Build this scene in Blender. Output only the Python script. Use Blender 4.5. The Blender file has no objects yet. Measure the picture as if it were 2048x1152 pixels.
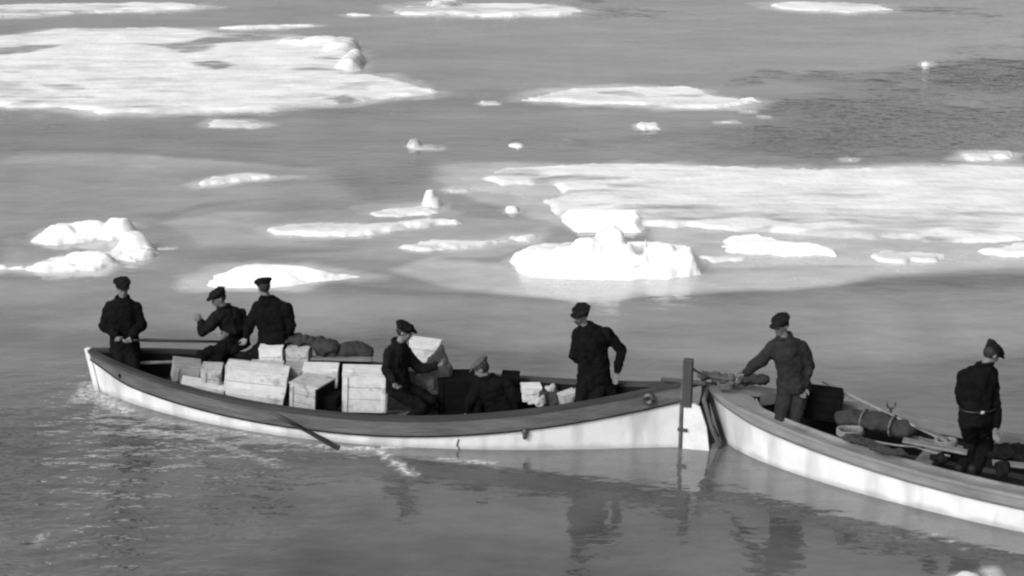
import bpy, bmesh, math, random
import numpy as np
from mathutils import Vector, Matrix
random.seed(7); rng = np.random.default_rng(7)
C = bpy.context.scene
# ---------------------------------------------------------------- camera, world, sun, exposure
FOC, CAMH, PITCH = 3200.0, 7.7, 17.0           # focal length in photo pixels (2048 wide), height, depression
cd = bpy.data.cameras.new('camera'); cam = bpy.data.objects.new('camera', cd); C.collection.objects.link(cam)
cam.location = (0, 0, CAMH); cam.rotation_euler = (math.radians(90 - PITCH), 0, 0)
cd.sensor_width = 36; cd.lens = 36 * FOC / 2048; cd.clip_start = .1; cd.clip_end = 20000
C.camera = cam
SUN_EL, SUN_AZ = 36.0, 222.0                    # azimuth clockwise from +Y
w = bpy.data.worlds.new('World'); C.world = w; w.use_nodes = True
nt = w.node_tree; nt.nodes.clear()
sky = nt.nodes.new('ShaderNodeTexSky'); sky.sky_type = 'NISHITA'; sky.sun_disc = False
sky.sun_elevation = math.radians(SUN_EL); sky.sun_rotation = math.radians(SUN_AZ)
sky.air_density = 1.0; sky.dust_density = 6.0; sky.ozone_density = 1.0
bw = nt.nodes.new('ShaderNodeRGBToBW'); bg = nt.nodes.new('ShaderNodeBackground'); wo = nt.nodes.new('ShaderNodeOutputWorld')
bg.inputs[1].default_value = .15
nt.links.new(sky.outputs[0], bw.inputs[0]); nt.links.new(bw.outputs[0], bg.inputs[0]); nt.links.new(bg.outputs[0], wo.inputs[0])
sd_ = bpy.data.lights.new('sun', 'SUN'); sun = bpy.data.objects.new('sun', sd_); C.collection.objects.link(sun)
sd_.energy = .85; sd_.angle = math.radians(6); sd_.color = (1, 1, 1)
az = math.radians(SUN_AZ); el = math.radians(SUN_EL)
sdir = Vector((math.sin(az) * math.cos(el), math.cos(az) * math.cos(el), math.sin(el)))
sun.rotation_euler = sdir.to_track_quat('Z', 'Y').to_euler()
C.view_settings.view_transform = 'Standard'; C.view_settings.look = 'None'
C.view_settings.exposure = 0.60; C.view_settings.gamma = 1.0
C.cycles.filter_width = 2.3

# ---------------------------------------------------------------- helpers
cp, sp = math.cos(math.radians(PITCH)), math.sin(math.radians(PITCH))
def ray(u, v):
    a = (u - 1024) / FOC; b = (576 - v) / FOC
    return np.array([a, cp + b * sp, -sp + b * cp])
def gp(u, v, z=0.0):                            # the point at height z seen at photo pixel (u, v)
    d = ray(u, v); t = (z - CAMH) / d[2]; return np.array([0, 0, CAMH]) + d * t
def at(u, v, Y):                                # the point at distance Y seen at photo pixel (u, v)
    d = ray(u, v); t = Y / d[1]; return np.array([0, 0, CAMH]) + d * t
def V(*a): return np.array(a, float)
def nrm(v): v = np.asarray(v, float); return v / max(1e-9, np.linalg.norm(v))
def tag(o, label=None, cat=None, group=None, kind=None):
    for k, x in (('label', label), ('category', cat), ('group', group), ('kind', kind)):
        if x: o[k] = x
    return o
def link(o, parent=None):
    C.collection.objects.link(o)
    if parent: o.parent = parent
    return o
def empty(name, loc=(0, 0, 0), rz=0.0):
    o = bpy.data.objects.new(name, None); o.location = tuple(loc); o.rotation_euler = (0, 0, rz)
    o.empty_display_size = .1; return link(o)
class MB:
    def __init__(s): s.v = []; s.f = []
    def add(s, v, f):
        n = len(s.v); s.v += [tuple(map(float, p)) for p in v]; s.f += [tuple(i + n for i in q) for q in f]; return s
    def box(s, c, size, R=None, bev=0.0):
        bm = bmesh.new(); bmesh.ops.create_cube(bm, size=1)
        for q in bm.verts: q.co = Vector((q.co.x * size[0], q.co.y * size[1], q.co.z * size[2]))
        if bev: bmesh.ops.bevel(bm, geom=bm.edges[:], offset=bev, segments=1, affect='EDGES')
        M = (R if R is not None else Matrix.Identity(3)); c = Vector(tuple(c))
        bm.verts.index_update()
        s.add([M @ q.co + c for q in bm.verts], [[q.index for q in f.verts] for f in bm.faces]); bm.free(); return s
    def rings(s, rs, cap=True):
        n = len(rs[0]); v = [p for r in rs for p in r]; f = []
        for i in range(len(rs) - 1):
            for j in range(n):
                k = (j + 1) % n; f.append((i * n + j, i * n + k, (i + 1) * n + k, (i + 1) * n + j))
        if cap: f.append(tuple(range(n))[::-1]); f.append(tuple((len(rs) - 1) * n + j for j in range(n)))
        return s.add(v, f)
    def tube(s, pts, rad, n=10, ref=(0, 0, 1), flat=1.0):
        pts = [np.asarray(p, float) for p in pts]
        if not hasattr(rad, '__len__'): rad = [rad] * len(pts)
        rs = []
        for i, p in enumerate(pts):
            d = nrm(pts[min(i + 1, len(pts) - 1)] - pts[max(i - 1, 0)])
            a = np.cross(d, ref)
            if np.linalg.norm(a) < .05: a = np.cross(d, (1, 0.01, 0))
            a = nrm(a); b = np.cross(d, a)
            rs.append([p + rad[i] * (math.cos(t) * a + math.sin(t) * b * flat) for t in np.linspace(0, 2 * math.pi, n, endpoint=False)])
        return s.rings(rs)
    def ball(s, c, r, ax=None, n=10):
        A = np.eye(3) if ax is None else np.array(ax, float).T
        if not hasattr(r, '__len__'): r = (r, r, r)
        c = np.asarray(c, float); v = []; f = []
        for i in range(1, n):
            th = math.pi * i / n
            for j in range(2 * n):
                ph = math.pi * j / n
                v.append(c + A @ V(r[0] * math.sin(th) * math.cos(ph), r[1] * math.sin(th) * math.sin(ph), r[2] * math.cos(th)))
        v.append(c + A @ V(0, 0, r[2])); v.append(c - A @ V(0, 0, r[2])); T = len(v) - 2; m = 2 * n
        for i in range(n - 2):
            for j in range(m):
                k = (j + 1) % m; f.append((i * m + j, (i + 1) * m + j, (i + 1) * m + k, i * m + k))
        for j in range(m):
            k = (j + 1) % m; f.append((T, j, k)); f.append((T + 1, (n - 2) * m + k, (n - 2) * m + j))
        return s.add(v, f)
    def limb(s, a, b, r1, r2):                  # tapered capsule
        a = np.asarray(a, float); b = np.asarray(b, float)
        s.tube([a, (a + b) / 2, b], [r1, (r1 + r2) / 2 * 1.02, r2], 12); s.ball(a, r1, n=7); s.ball(b, r2, n=7); return s
    def mesh(s, name):
        me = bpy.data.meshes.new(name); me.from_pydata(s.v, [], s.f); me.update(); return me
    def build(s, name, mat, parent=None, smooth=False):
        me = s.mesh(name); me.materials.append(mat)
        if smooth: me.polygons.foreach_set('use_smooth', [True] * len(me.polygons))
        return link(bpy.data.objects.new(name, me), parent)
    def remesh(s, name, mat, parent, vox, smooth=3, disp=0.0, dsize=.12, seed=0):
        me = s.mesh(name + '_src'); o = bpy.data.objects.new(name, me); C.collection.objects.link(o)
        m = o.modifiers.new('r', 'REMESH'); m.mode = 'VOXEL'; m.voxel_size = vox; m.use_smooth_shade = True
        m = o.modifiers.new('s', 'SMOOTH'); m.iterations = smooth; m.factor = .5
        dg = bpy.context.evaluated_depsgraph_get(); me2 = bpy.data.meshes.new_from_object(o.evaluated_get(dg))
        if disp:
            n = len(me2.vertices); co = np.empty(n * 3, np.float32); me2.vertices.foreach_get('co', co); co = co.reshape(-1, 3)
            no = np.empty(n * 3, np.float32); me2.vertex_normals.foreach_get('vector', no); no = no.reshape(-1, 3)
            h = vnoise3(co / dsize * V(1, 1, .55) + seed * 7.3) - .5 + .5 * (vnoise3(co / dsize * 2.3 + seed * 3.1) - .5)
            co += no * (h * disp)[:, None]; me2.vertices.foreach_set('co', co.ravel().astype(np.float32)); me2.update()
        me2.name = name; bpy.data.objects.remove(o); bpy.data.meshes.remove(me)
        me2.materials.clear(); me2.materials.append(mat)
        me2.polygons.foreach_set('use_smooth', [True] * len(me2.polygons))
        return link(bpy.data.objects.new(name, me2), parent)
def _h(ix, iy, iz):
    n = (ix * 374761393 + iy * 668265263 + iz * 2147483647 + 1013) & 0xffffffff
    n = ((n ^ (n >> 13)) * 1274126177) & 0xffffffff
    return ((n ^ (n >> 16)) & 0xffff) / 65535.0
def vnoise3(P):
    P = np.asarray(P, float); i = np.floor(P).astype(np.int64); f = P - i; f = f * f * (3 - 2 * f); r = 0
    for dx in (0, 1):
        for dy in (0, 1):
            for dz in (0, 1):
                wgt = (f[..., 0] if dx else 1 - f[..., 0]) * (f[..., 1] if dy else 1 - f[..., 1]) * (f[..., 2] if dz else 1 - f[..., 2])
                r = r + wgt * _h(i[..., 0] + dx, i[..., 1] + dy, i[..., 2] + dz)
    return r
def fbm(x, y, s, oct=4, seed=0):
    r = 0; a = 1; t = 0
    for o in range(oct):
        r = r + a * vnoise3(np.stack([x / s, y / s, np.full_like(x, seed * 5.7 + o * 3.3)], -1)); t += a; a *= .5; s = s * .47
    return r / t
def sdf(px, py, poly):                          # signed distance to polygon, positive inside
    poly = np.asarray(poly, float); d = np.full(px.shape, 1e18); ins = np.zeros(px.shape, bool)
    for a, b in zip(poly, np.roll(poly, -1, 0)):
        ex, ey = b - a; L = ex * ex + ey * ey + 1e-12
        t = np.clip(((px - a[0]) * ex + (py - a[1]) * ey) / L, 0, 1)
        d = np.minimum(d, (px - a[0] - t * ex) ** 2 + (py - a[1] - t * ey) ** 2)
        ins ^= ((a[1] > py) != (b[1] > py)) & (px < (b[0] - a[0]) * (py - a[1]) / (b[1] - a[1] + 1e-12) + a[0])
    return np.where(ins, 1, -1) * np.sqrt(d)
def sstep(x): x = np.clip(x, 0, 1); return x * x * (3 - 2 * x)
def grid_mesh(name, X, Y, Z, keep, attrs, mat, parent=None):
    ny, nx = X.shape; idx = np.arange(nx * ny).reshape(ny, nx)
    q = np.stack([idx[:-1, :-1], idx[:-1, 1:], idx[1:, 1:], idx[1:, :-1]], -1).reshape(-1, 4)
    if keep is not None:
        kq = keep.ravel()[q].any(1); q = q[kq]
        used = np.unique(q); mp = np.full(nx * ny, -1); mp[used] = np.arange(len(used)); q = mp[q]
    else: used = np.arange(nx * ny)
    v = np.stack([X, Y, Z], -1).reshape(-1, 3)[used]
    me = bpy.data.meshes.new(name); me.vertices.add(len(v)); me.vertices.foreach_set('co', v.ravel().astype(np.float32))
    me.loops.add(q.size); me.loops.foreach_set('vertex_index', q.ravel().astype(np.int32))
    me.polygons.add(len(q)); me.polygons.foreach_set('loop_start', (np.arange(len(q)) * 4).astype(np.int32))
    me.update(calc_edges=True); me.polygons.foreach_set('use_smooth', [True] * len(q))
    for k, a in attrs.items():
        at_ = me.attributes.new(k, 'FLOAT', 'POINT'); at_.data.foreach_set('value', a.ravel()[used].astype(np.float32))
    me.materials.append(mat); me.validate()
    return link(bpy.data.objects.new(name, me), parent)

# ---------------------------------------------------------------- materials (the place is seen in black and white)
def mat(name, g, rough=.7, var=.25, scale=8.0, bump=.0, bscale=30.0, dirt=None, stretch=(1, 1, 1), spec=.3, detail=5):
    m = bpy.data.materials.new(name); m.use_nodes = True; n = m.node_tree; b = n.nodes['Principled BSDF']
    b.inputs['Roughness'].default_value = rough; b.inputs['Specular IOR Level'].default_value = spec
    tc = n.nodes.new('ShaderNodeTexCoord'); mp = n.nodes.new('ShaderNodeMapping'); mp.inputs['Scale'].default_value = stretch
    n.links.new(tc.outputs['Object'], mp.inputs[0])
    no = n.nodes.new('ShaderNodeTexNoise'); no.inputs['Scale'].default_value = scale; no.inputs['Detail'].default_value = detail
    no.inputs['Roughness'].default_value = .62
    n.links.new(mp.outputs[0], no.inputs[0])
    cr = n.nodes.new('ShaderNodeValToRGB'); e = cr.color_ramp.elements
    lo, hi = g * (1 - var), g * (1 + var * .6)
    e[0].position = .3; e[1].position = .7; e[0].color = (lo, lo, lo, 1); e[1].color = (hi, hi, hi, 1)
    n.links.new(no.outputs[0], cr.inputs[0]); out = cr.outputs[0]
    if dirt:
        dsc, lvl, dg, dst = dirt
        n2 = n.nodes.new('ShaderNodeTexNoise'); n2.inputs['Scale'].default_value = dsc; n2.inputs['Detail'].default_value = 6
        mp2 = n.nodes.new('ShaderNodeMapping'); mp2.inputs['Scale'].default_value = dst
        n.links.new(tc.outputs['Object'], mp2.inputs[0]); n.links.new(mp2.outputs[0], n2.inputs[0])
        r2 = n.nodes.new('ShaderNodeMapRange'); r2.inputs[1].default_value = lvl; r2.inputs[2].default_value = lvl + .13
        n.links.new(n2.outputs[0], r2.inputs[0])
        mx = n.nodes.new('ShaderNodeMixRGB'); mx.inputs[2].default_value = (dg, dg, dg, 1)
        n.links.new(r2.outputs[0], mx.inputs[0]); n.links.new(out, mx.inputs[1]); out = mx.outputs[0]
    n.links.new(out, b.inputs['Base Color'])
    if bump:
        n3 = n.nodes.new('ShaderNodeTexNoise'); n3.inputs['Scale'].default_value = bscale; n3.inputs['Detail'].default_value = 4
        n.links.new(mp.outputs[0], n3.inputs[0])
        bp = n.nodes.new('ShaderNodeBump'); bp.inputs['Strength'].default_value = bump; bp.inputs['Distance'].default_value = .02
        n.links.new(n3.outputs[0], bp.inputs['Height']); n.links.new(bp.outputs[0], b.inputs['Normal'])
    return m
M = dict(
    hull=mat('white_hull_paint', .53, .5, .10, 3, .15, 14, dirt=(2.4, .51, .36, (1, 1, .22))),
    wale=mat('grey_weathered_timber', .078, .75, .45, 5, .8, 22, stretch=(.25, 1, 1.6)),
    wale_r=mat('worn_grey_deck_paint', .155, .7, .30, 5, .5, 26, dirt=(5, .62, .09, (.5, 1, 1)), stretch=(.4, 1, 1)),
    rail=mat('dark_rail_timber', .030, .7, .35, 6, .4, 30, stretch=(.2, 1, 1)),
    inner=mat('tarred_lining_and_gap_shade', .010, .9, .4, 6, .3, 25, spec=.08),
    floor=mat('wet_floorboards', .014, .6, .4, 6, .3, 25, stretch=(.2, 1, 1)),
    light_inner=mat('pale_grey_lining', .24, .7, .25, 5, .3, 25),
    thwart=mat('worn_grey_plank', .13, .7, .35, 6, .3, 25, stretch=(1, .2, 1)),
    iron=mat('dark_iron', .03, .5, .3, 20, .2, 60, spec=.5),
    post=mat('post_timber', .035, .7, .3, 6, .4, 30, stretch=(1, 1, .2)),
    rudder=mat('rudder_pale_paint', .52, .6, .2, 4, .2, 20, dirt=(4, .58, .22, (1, 1, .3))),
    rope=mat('hemp_rope', .09, .9, .3, 30, .6, 120),
    rope_pale=mat('pale_rope', .16, .9, .3, 30, .6, 120),
    oar=mat('oar_wood', .16, .6, .3, 6, .2, 30), oar_dark=mat('wet_dark_oar_wood', .035, .5, .3, 6, .2, 30),
    cr_white=mat('pale_crate_wood', .52, .75, .22, 5, .4, 30, dirt=(5, .55, .27, (1, 1, 1.4))),
    cr_grey=mat('grey_crate_wood', .33, .75, .3, 6, .4, 30, dirt=(6, .52, .16, (1, 1, 1.4))),
    cr_dark=mat('dark_box_and_end_shade', .005, .9, .3, 7, .2, 30, spec=.04),
    cr_mid=mat('dull_crate_wood', .22, .75, .3, 7, .3, 30),
    canvas=mat('weathered_canvas', .022, .9, .3, 9, .6, 30), canvas_l=mat('grey_canvas', .06, .9, .3, 9, .6, 30),
    sack=mat('pale_sacking', .33, .9, .35, 12, .8, 30),
    wool=mat('black_wool', .0055, .95, .4, 12, .5, 60, spec=.03), wool2=mat('dark_wool', .009, .95, .4, 12, .5, 60, spec=.03),
    overall=mat('charcoal_overalls', .019, .95, .35, 10, .6, 40, spec=.03), trous=mat('dark_trousers', .006, .95, .4, 12, .5, 60, spec=.03),
    cap=mat('dark_cap_cloth', .010, .95, .5, 25, .5, 80, spec=.03), cap_g=mat('grey_cap_cloth', .07, .95, .5, 25, .5, 80, spec=.1),
    skin=mat('skin', .125, .6, .14, 18, .2, 60), hair=mat('dark_hair', .012, .7, .3, 30, .4, 120), eye=mat('eye_dark', .04, .3, .1, 5),
    lip=mat('lips', .08, .6, .1, 10), boot=mat('boot_leather', .004, .7, .3, 12, .2, 40), belt=mat('belt_leather', .006, .5, .2, 12),
    brass=mat('pale_metal', .3, .35, .1, 12),
)
# snow and ice: 'wet' carries melt pools, soaked edges and the painted dark of an undercut hole
def ice_mat():
    m = bpy.data.materials.new('snow_ice'); m.use_nodes = True; n = m.node_tree; b = n.nodes['Principled BSDF']
    b.inputs['Roughness'].default_value = .85; b.inputs['Specular IOR Level'].default_value = .2
    ge = n.nodes.new('ShaderNodeNewGeometry')
    mp = n.nodes.new('ShaderNodeMapping'); mp.inputs['Scale'].default_value = (.30, 1.0, 1); n.links.new(ge.outputs['Position'], mp.inputs[0])
    n1 = n.nodes.new('ShaderNodeTexNoise'); n1.inputs['Scale'].default_value = .9; n1.inputs['Detail'].default_value = 7; n1.inputs['Roughness'].default_value = .65
    n.links.new(mp.outputs[0], n1.inputs[0])
    a = n.nodes.new('ShaderNodeAttribute'); a.attribute_name = 'wet_and_shade'
    ad = n.nodes.new('ShaderNodeMath'); ad.operation = 'ADD'
    s1 = n.nodes.new('ShaderNodeMapRange'); s1.inputs[1].default_value = .50; s1.inputs[2].default_value = .74; s1.inputs[3].default_value = 0; s1.inputs[4].default_value = .42
    n.links.new(n1.outputs[0], s1.inputs[0]); n.links.new(s1.outputs[0], ad.inputs[0]); 
    n2 = n.nodes.new('ShaderNodeTexNoise'); n2.inputs['Scale'].default_value = 3.2; n2.inputs['Detail'].default_value = 5; n.links.new(mp.outputs[0], n2.inputs[0])
    m2 = n.nodes.new('ShaderNodeMapRange'); m2.inputs[1].default_value = .3; m2.inputs[2].default_value = .7; m2.inputs[3].default_value = .6; m2.inputs[4].default_value = 1.25
    n.links.new(n2.outputs[0], m2.inputs[0])
    mu = n.nodes.new('ShaderNodeMath'); mu.operation = 'MULTIPLY'; n.links.new(a.outputs['Fac'], mu.inputs[0]); n.links.new(m2.outputs[0], mu.inputs[1])
    n.links.new(mu.outputs[0], ad.inputs[1]); ad.use_clamp = True
    mx = n.nodes.new('ShaderNodeMixRGB'); mx.inputs[1].default_value = (.80,) * 3 + (1,); mx.inputs[2].default_value = (.20,) * 3 + (1,)
    n.links.new(ad.outputs[0], mx.inputs[0]); n.links.new(mx.outputs[0], b.inputs['Base Color'])
    n3 = n.nodes.new('ShaderNodeTexNoise'); n3.inputs['Scale'].default_value = 6; n3.inputs['Detail'].default_value = 6; n.links.new(ge.outputs['Position'], n3.inputs[0])
    bp = n.nodes.new('ShaderNodeBump'); bp.inputs['Strength'].default_value = .5; bp.inputs['Distance'].default_value = .05
    n.links.new(n3.outputs[0], bp.inputs['Height']); n.links.new(bp.outputs[0], b.inputs['Normal'])
    return m
M['ice'] = ice_mat()
def stain(m):
    n = m.node_tree; L = n.links.new; b = n.nodes['Principled BSDF']; src = b.inputs['Base Color'].links[0].from_socket
    ge = n.nodes.new('ShaderNodeNewGeometry'); sx = n.nodes.new('ShaderNodeSeparateXYZ'); L(ge.outputs['Position'], sx.inputs[0])
    no = n.nodes.new('ShaderNodeTexNoise'); no.inputs['Scale'].default_value = 3.5; no.inputs['Detail'].default_value = 5; L(ge.outputs['Position'], no.inputs[0])
    a = n.nodes.new('ShaderNodeMath'); a.operation = 'MULTIPLY_ADD'; L(no.outputs[0], a.inputs[0]); a.inputs[1].default_value = -.16; L(sx.outputs[2], a.inputs[2])
    r = n.nodes.new('ShaderNodeMapRange'); L(a.outputs[0], r.inputs[0]); r.inputs[1].default_value = -.06; r.inputs[2].default_value = .0; r.inputs[3].default_value = .4; r.inputs[4].default_value = 0
    mx = n.nodes.new('ShaderNodeMixRGB'); mx.inputs[2].default_value = (.13, .13, .13, 1); L(r.outputs[0], mx.inputs[0]); L(src, mx.inputs[1]); L(mx.outputs[0], b.inputs['Base Color'])
stain(M['hull'])
def water_mat():
    m = bpy.data.materials.new('sea_water'); m.use_nodes = True; n = m.node_tree; b = n.nodes['Principled BSDF']; L = n.links.new
    ge = n.nodes.new('ShaderNodeNewGeometry')
    def noise(sc, st, det=4, rough=.55, rot=0):
        mp = n.nodes.new('ShaderNodeMapping'); mp.inputs['Scale'].default_value = st; mp.inputs['Rotation'].default_value = (0, 0, rot)
        L(ge.outputs['Position'], mp.inputs[0]); t = n.nodes.new('ShaderNodeTexNoise'); t.inputs['Scale'].default_value = sc
        t.inputs['Detail'].default_value = det; t.inputs['Roughness'].default_value = rough; L(mp.outputs[0], t.inputs[0]); return t.outputs[0]
    def attr(k):
        a = n.nodes.new('ShaderNodeAttribute'); a.attribute_name = k; return a.outputs['Fac']
    def math_(op, a, bb, clamp=False):
        q = n.nodes.new('ShaderNodeMath'); q.operation = op; q.use_clamp = clamp
        for i, x in enumerate((a, bb)):
            if isinstance(x, (int, float)): q.inputs[i].default_value = x
            else: L(x, q.inputs[i])
        return q.outputs[0]
    def mrange(x, a, bb, c, d):
        q = n.nodes.new('ShaderNodeMapRange'); L(x, q.inputs[0])
        for i, y in enumerate((a, bb, c, d)): q.inputs[i + 1].default_value = y
        return q.outputs[0]
    slush = attr('slush'); foam = attr('foam'); rip = attr('ripple')
    patch = mrange(noise(.35, (.6, 1.1, 1), 7, .62), .35, .68, -.24, .26)
    fine = mrange(noise(1.5, (.55, 1.0, 1), 6, .7), .38, .66, -.10, .12)
    sl = math_('ADD', slush, math_('MULTIPLY', math_('ADD', patch, fine), math_('ADD', slush, .22)), True)
    mx = n.nodes.new('ShaderNodeMixRGB'); mx.inputs[1].default_value = (.035,) * 3 + (1,); mx.inputs[2].default_value = (.46,) * 3 + (1,)
    L(sl, mx.inputs[0])
    fo = math_('MULTIPLY', foam, mrange(noise(11, (1, 1.3, 1), 7, .75), .42, .60, .0, 1.15), True)
    m2 = n.nodes.new('ShaderNodeMixRGB'); m2.inputs[2].default_value = (.75,) * 3 + (1,); L(fo, m2.inputs[0]); L(mx.outputs[0], m2.inputs[1])
    L(m2.outputs[0], b.inputs['Base Color'])
    b.inputs['IOR'].default_value = 2.0
    L(mrange(math_('MAXIMUM', math_('MULTIPLY', sl, .8), fo), 0.3, 1, .035, .45), b.inputs['Roughness'])
    h1 = noise(2.1, (1, 2.0, 1), 3, .5, .32); h2 = noise(7, (1, 1.7, 1), 2, .5, .1); h3 = noise(.9, (1, 1.6, 1), 2, .5, .2)
    hh = math_('ADD', math_('MULTIPLY', h1, .090), math_('ADD', math_('MULTIPLY', h2, .007), math_('MULTIPLY', h3, .085)))
    hh = math_('MULTIPLY', hh, rip)
    bp = n.nodes.new('ShaderNodeBump'); bp.inputs['Strength'].default_value = 1.0; bp.inputs['Distance'].default_value = 1.0
    L(hh, bp.inputs['Height']); L(bp.outputs[0], b.inputs['Normal'])
    return m
M['water'] = water_mat()

# ---------------------------------------------------------------- the sea
def gpoly(pts): return [gp(u, v)[:2] for u, v in pts]
xs = np.concatenate([-np.geomspace(6000, 26, 14), np.linspace(-24, 24, 520), np.geomspace(26, 6000, 14)])
ys = np.concatenate([[-4000, -800, -150, -30, 0, 8], np.linspace(12, 26, 230), np.linspace(26.12, 75, 300), np.geomspace(78, 9000, 14)])
X, Y = np.meshgrid(xs, ys)
wob = fbm(X, Y, 1.6, 4, 1) - .5; wob2 = fbm(X, Y, .5, 3, 2) - .5
slush = np.full(X.shape, .06); leadm = np.zeros(X.shape)
def soft(poly, amt, ew, wa=.6, mode='max', lead=0):
    global slush
    P = np.asarray(gpoly(poly)); x0, y0 = P.min(0) - ew * 3 - 1; x1, y1 = P.max(0) + ew * 3 + 1
    j = np.where((xs >= x0) & (xs <= x1))[0]; i = np.where((ys >= y0) & (ys <= y1))[0]
    if len(j) < 2 or len(i) < 2: return
    sl = (slice(i[0], i[-1] + 1), slice(j[0], j[-1] + 1))
    amt = (amt * .74 + .05 + .35 * max(0, amt - .5)) if amt > .1 else amt
    k = sstep(sdf(X[sl], Y[sl], P) / ew + .5 + wa * 2 * wob[sl] + .6 * wa * wob2[sl])
    if mode == 'max': slush[sl] = np.maximum(slush[sl], amt * k)
    else:
        slush[sl] = slush[sl] * (1 - k) + amt * k
        if lead: leadm[sl] = np.maximum(leadm[sl], lead * sstep(sdf(X[sl], Y[sl], P) / 6.0 + .30 + 1.5 * wob[sl] + .5 * wob2[sl]))
# slush fields (light) and open leads (dark)
soft([(-300, -60), (2350, -60), (2350, 105), (2048, 112), (1860, 128), (1700, 148), (1560, 158), (1690, 180), (1500, 205), (1200, 212), (1000, 205), (700, 215), (300, 235), (-300, 235)], .20, .8, .5)
soft([(1300, 215), (1700, 200), (2350, 215), (2350, 340), (900, 340), (300, 300), (-300, 290), (-300, 225), (800, 225)], .16, 1.6, .5)
soft([(-300, 305), (100, 303), (300, 312), (600, 335), (900, 322), (1100, 318), (1500, 330), (2350, 330), (2350, 545), (1700, 560), (1300, 590), (900, 590), (300, 545), (-300, 560)], .36, .5, .5)
soft([(-300, 560), (300, 540), (1000, 590), (1400, 590), (2350, 550), (2350, 700), (1500, 740), (900, 690), (-300, 650)], .33, 1.2, .5)
soft([(-300, 640), (900, 680), (1500, 730), (2350, 690), (2350, 1200), (-300, 1200)], .12, 1.4, .4)
soft([(-300, 760), (150, 760), (300, 850), (700, 920), (1400, 930), (2050, 1070), (2350, 1100), (2350, 1250), (-300, 1250)], .09, 1.6, .6, 'set')
soft([(0, 310), (220, 305), (420, 318), (560, 332), (300, 338), (0, 330)], .55, .5)
soft([(880, 330), (1010, 322), (1200, 325), (1150, 400), (1090, 430), (960, 405), (850, 350)], .72, .4)
soft([(760, 540), (860, 512), (1000, 525), (1060, 540), (1400, 545), (1700, 528), (2048, 520), (2300, 525), (1800, 552), (1560, 580), (1330, 592), (1130, 602), (900, 580)], .84, .5)
soft([(1040, 545), (1400, 550), (1400, 568), (1280, 575), (1100, 578)], .78, .25)
soft([(320, 445), (430, 425), (700, 420), (860, 430), (1100, 440), (1120, 470), (1000, 520), (700, 520), (400, 500)], .60, .4)
soft([(0, 475), (120, 478), (300, 520), (180, 528), (0, 530)], .55, .3)
soft([(1290, 455), (2300, 470), (2300, 534), (1700, 534), (1400, 538), (1300, 490)], .92, .35)
soft([(905, 345), (1010, 325), (1130, 325), (1130, 452), (1060, 440), (1010, 395), (930, 385)], .86, .5, .7)
soft([(700, 412), (850, 402), (930, 425), (900, 445), (700, 440)], .62, .25)
soft([(1000, 540), (1420, 545), (1440, 562), (1250, 580), (1040, 574)], .85, .25)
# dark leads
soft([(1550, 158), (1700, 148), (1860, 130), (2048, 112), (2350, 105), (2350, 200), (1900, 190), (1760, 186), (1690, 176)], .02, 1.6, .6, 'set', 1)
soft([(1470, 206), (1560, 196), (1740, 180), (1800, 178), (2350, 190), (2350, 330), (1900, 325), (1500, 318), (1300, 300), (1500, 250), (1470, 225)], .04, 2.2, .6, 'set', .75)
soft([(1170, 283), (1300, 268), (1500, 252), (1560, 258), (1330, 284), (1180, 290)], .03, .8, .5, 'set', .6)
soft([(720, 90), (800, 95), (900, 150), (880, 175), (800, 160), (740, 140)], .20, 1.2, .5, 'set')
soft([(640, 214), (880, 194), (1000, 200), (1100, 212), (900, 216), (700, 222)], .06, .6, .4, 'set', .5)
soft([(1780, 16), (1880, 20), (1900, 26), (1790, 25)], .02, .8, .3, 'set', 1); soft([(1120, 12), (1250, 22), (1240, 28), (1150, 20)], .04, .8, .3, 'set', 1)
soft([(0, 235), (420, 262), (700, 300), (860, 320), (850, 385), (740, 395), (640, 330), (300, 300), (0, 298)], .13, .8, .5, 'set', .25)
soft([(250, 430), (330, 425), (420, 405), (560, 396), (420, 412), (330, 438)], .16, .3, .3, 'set')
soft([(300, 498), (480, 492), (700, 500), (500, 515), (380, 520)], .2, .5, .3, 'set')
# foam: bow wave, oar splash and wake streaks
foam = np.zeros(X.shape)
def streak(pts, wd, amt):
    P = [gp(*p)[:2] for p in pts]; d = np.full(X.shape, 1e9)
    for a, b_ in zip(P[:-1], P[1:]):
        e = b_ - a; t = np.clip(((X - a[0]) * e[0] + (Y - a[1]) * e[1]) / (e @ e), 0, 1)
        d = np.minimum(d, np.hypot(X - a[0] - t * e[0], Y - a[1] - t * e[1]))
    foam[:] = np.maximum(foam, amt * sstep(1.3 - d / wd + .8 * wob2))
streak([(162, 800), (175, 768), (205, 795), (250, 822)], .13, .6)
streak([(755, 900), (790, 925), (826, 950)], .07, 1.0)
streak([(640, 890), (700, 898), (800, 893)], .07, .9)
streak([(270, 858), (340, 868), (390, 872)], .06, .55); streak([(400, 868), (470, 900), (560, 935)], .04, .45)
streak([(880, 918), (980, 926)], .06, .5)
streak([(66, 1095), (85, 1068)], .02, .6); streak([(1850, 1050), (1930, 1100)], .015, .5)
streak([(300, 838), (560, 880), (680, 905)], .04, .45)
cal = sstep((X + 4.6) / 3.8 - (Y - 17) * .10)
near_ = sstep((23.0 - Y) / 5)
ripple = .05 + .06 * (1 - near_) + .50 * leadm + near_ * (1 - cal) * .72 + near_ * cal * .07

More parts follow.
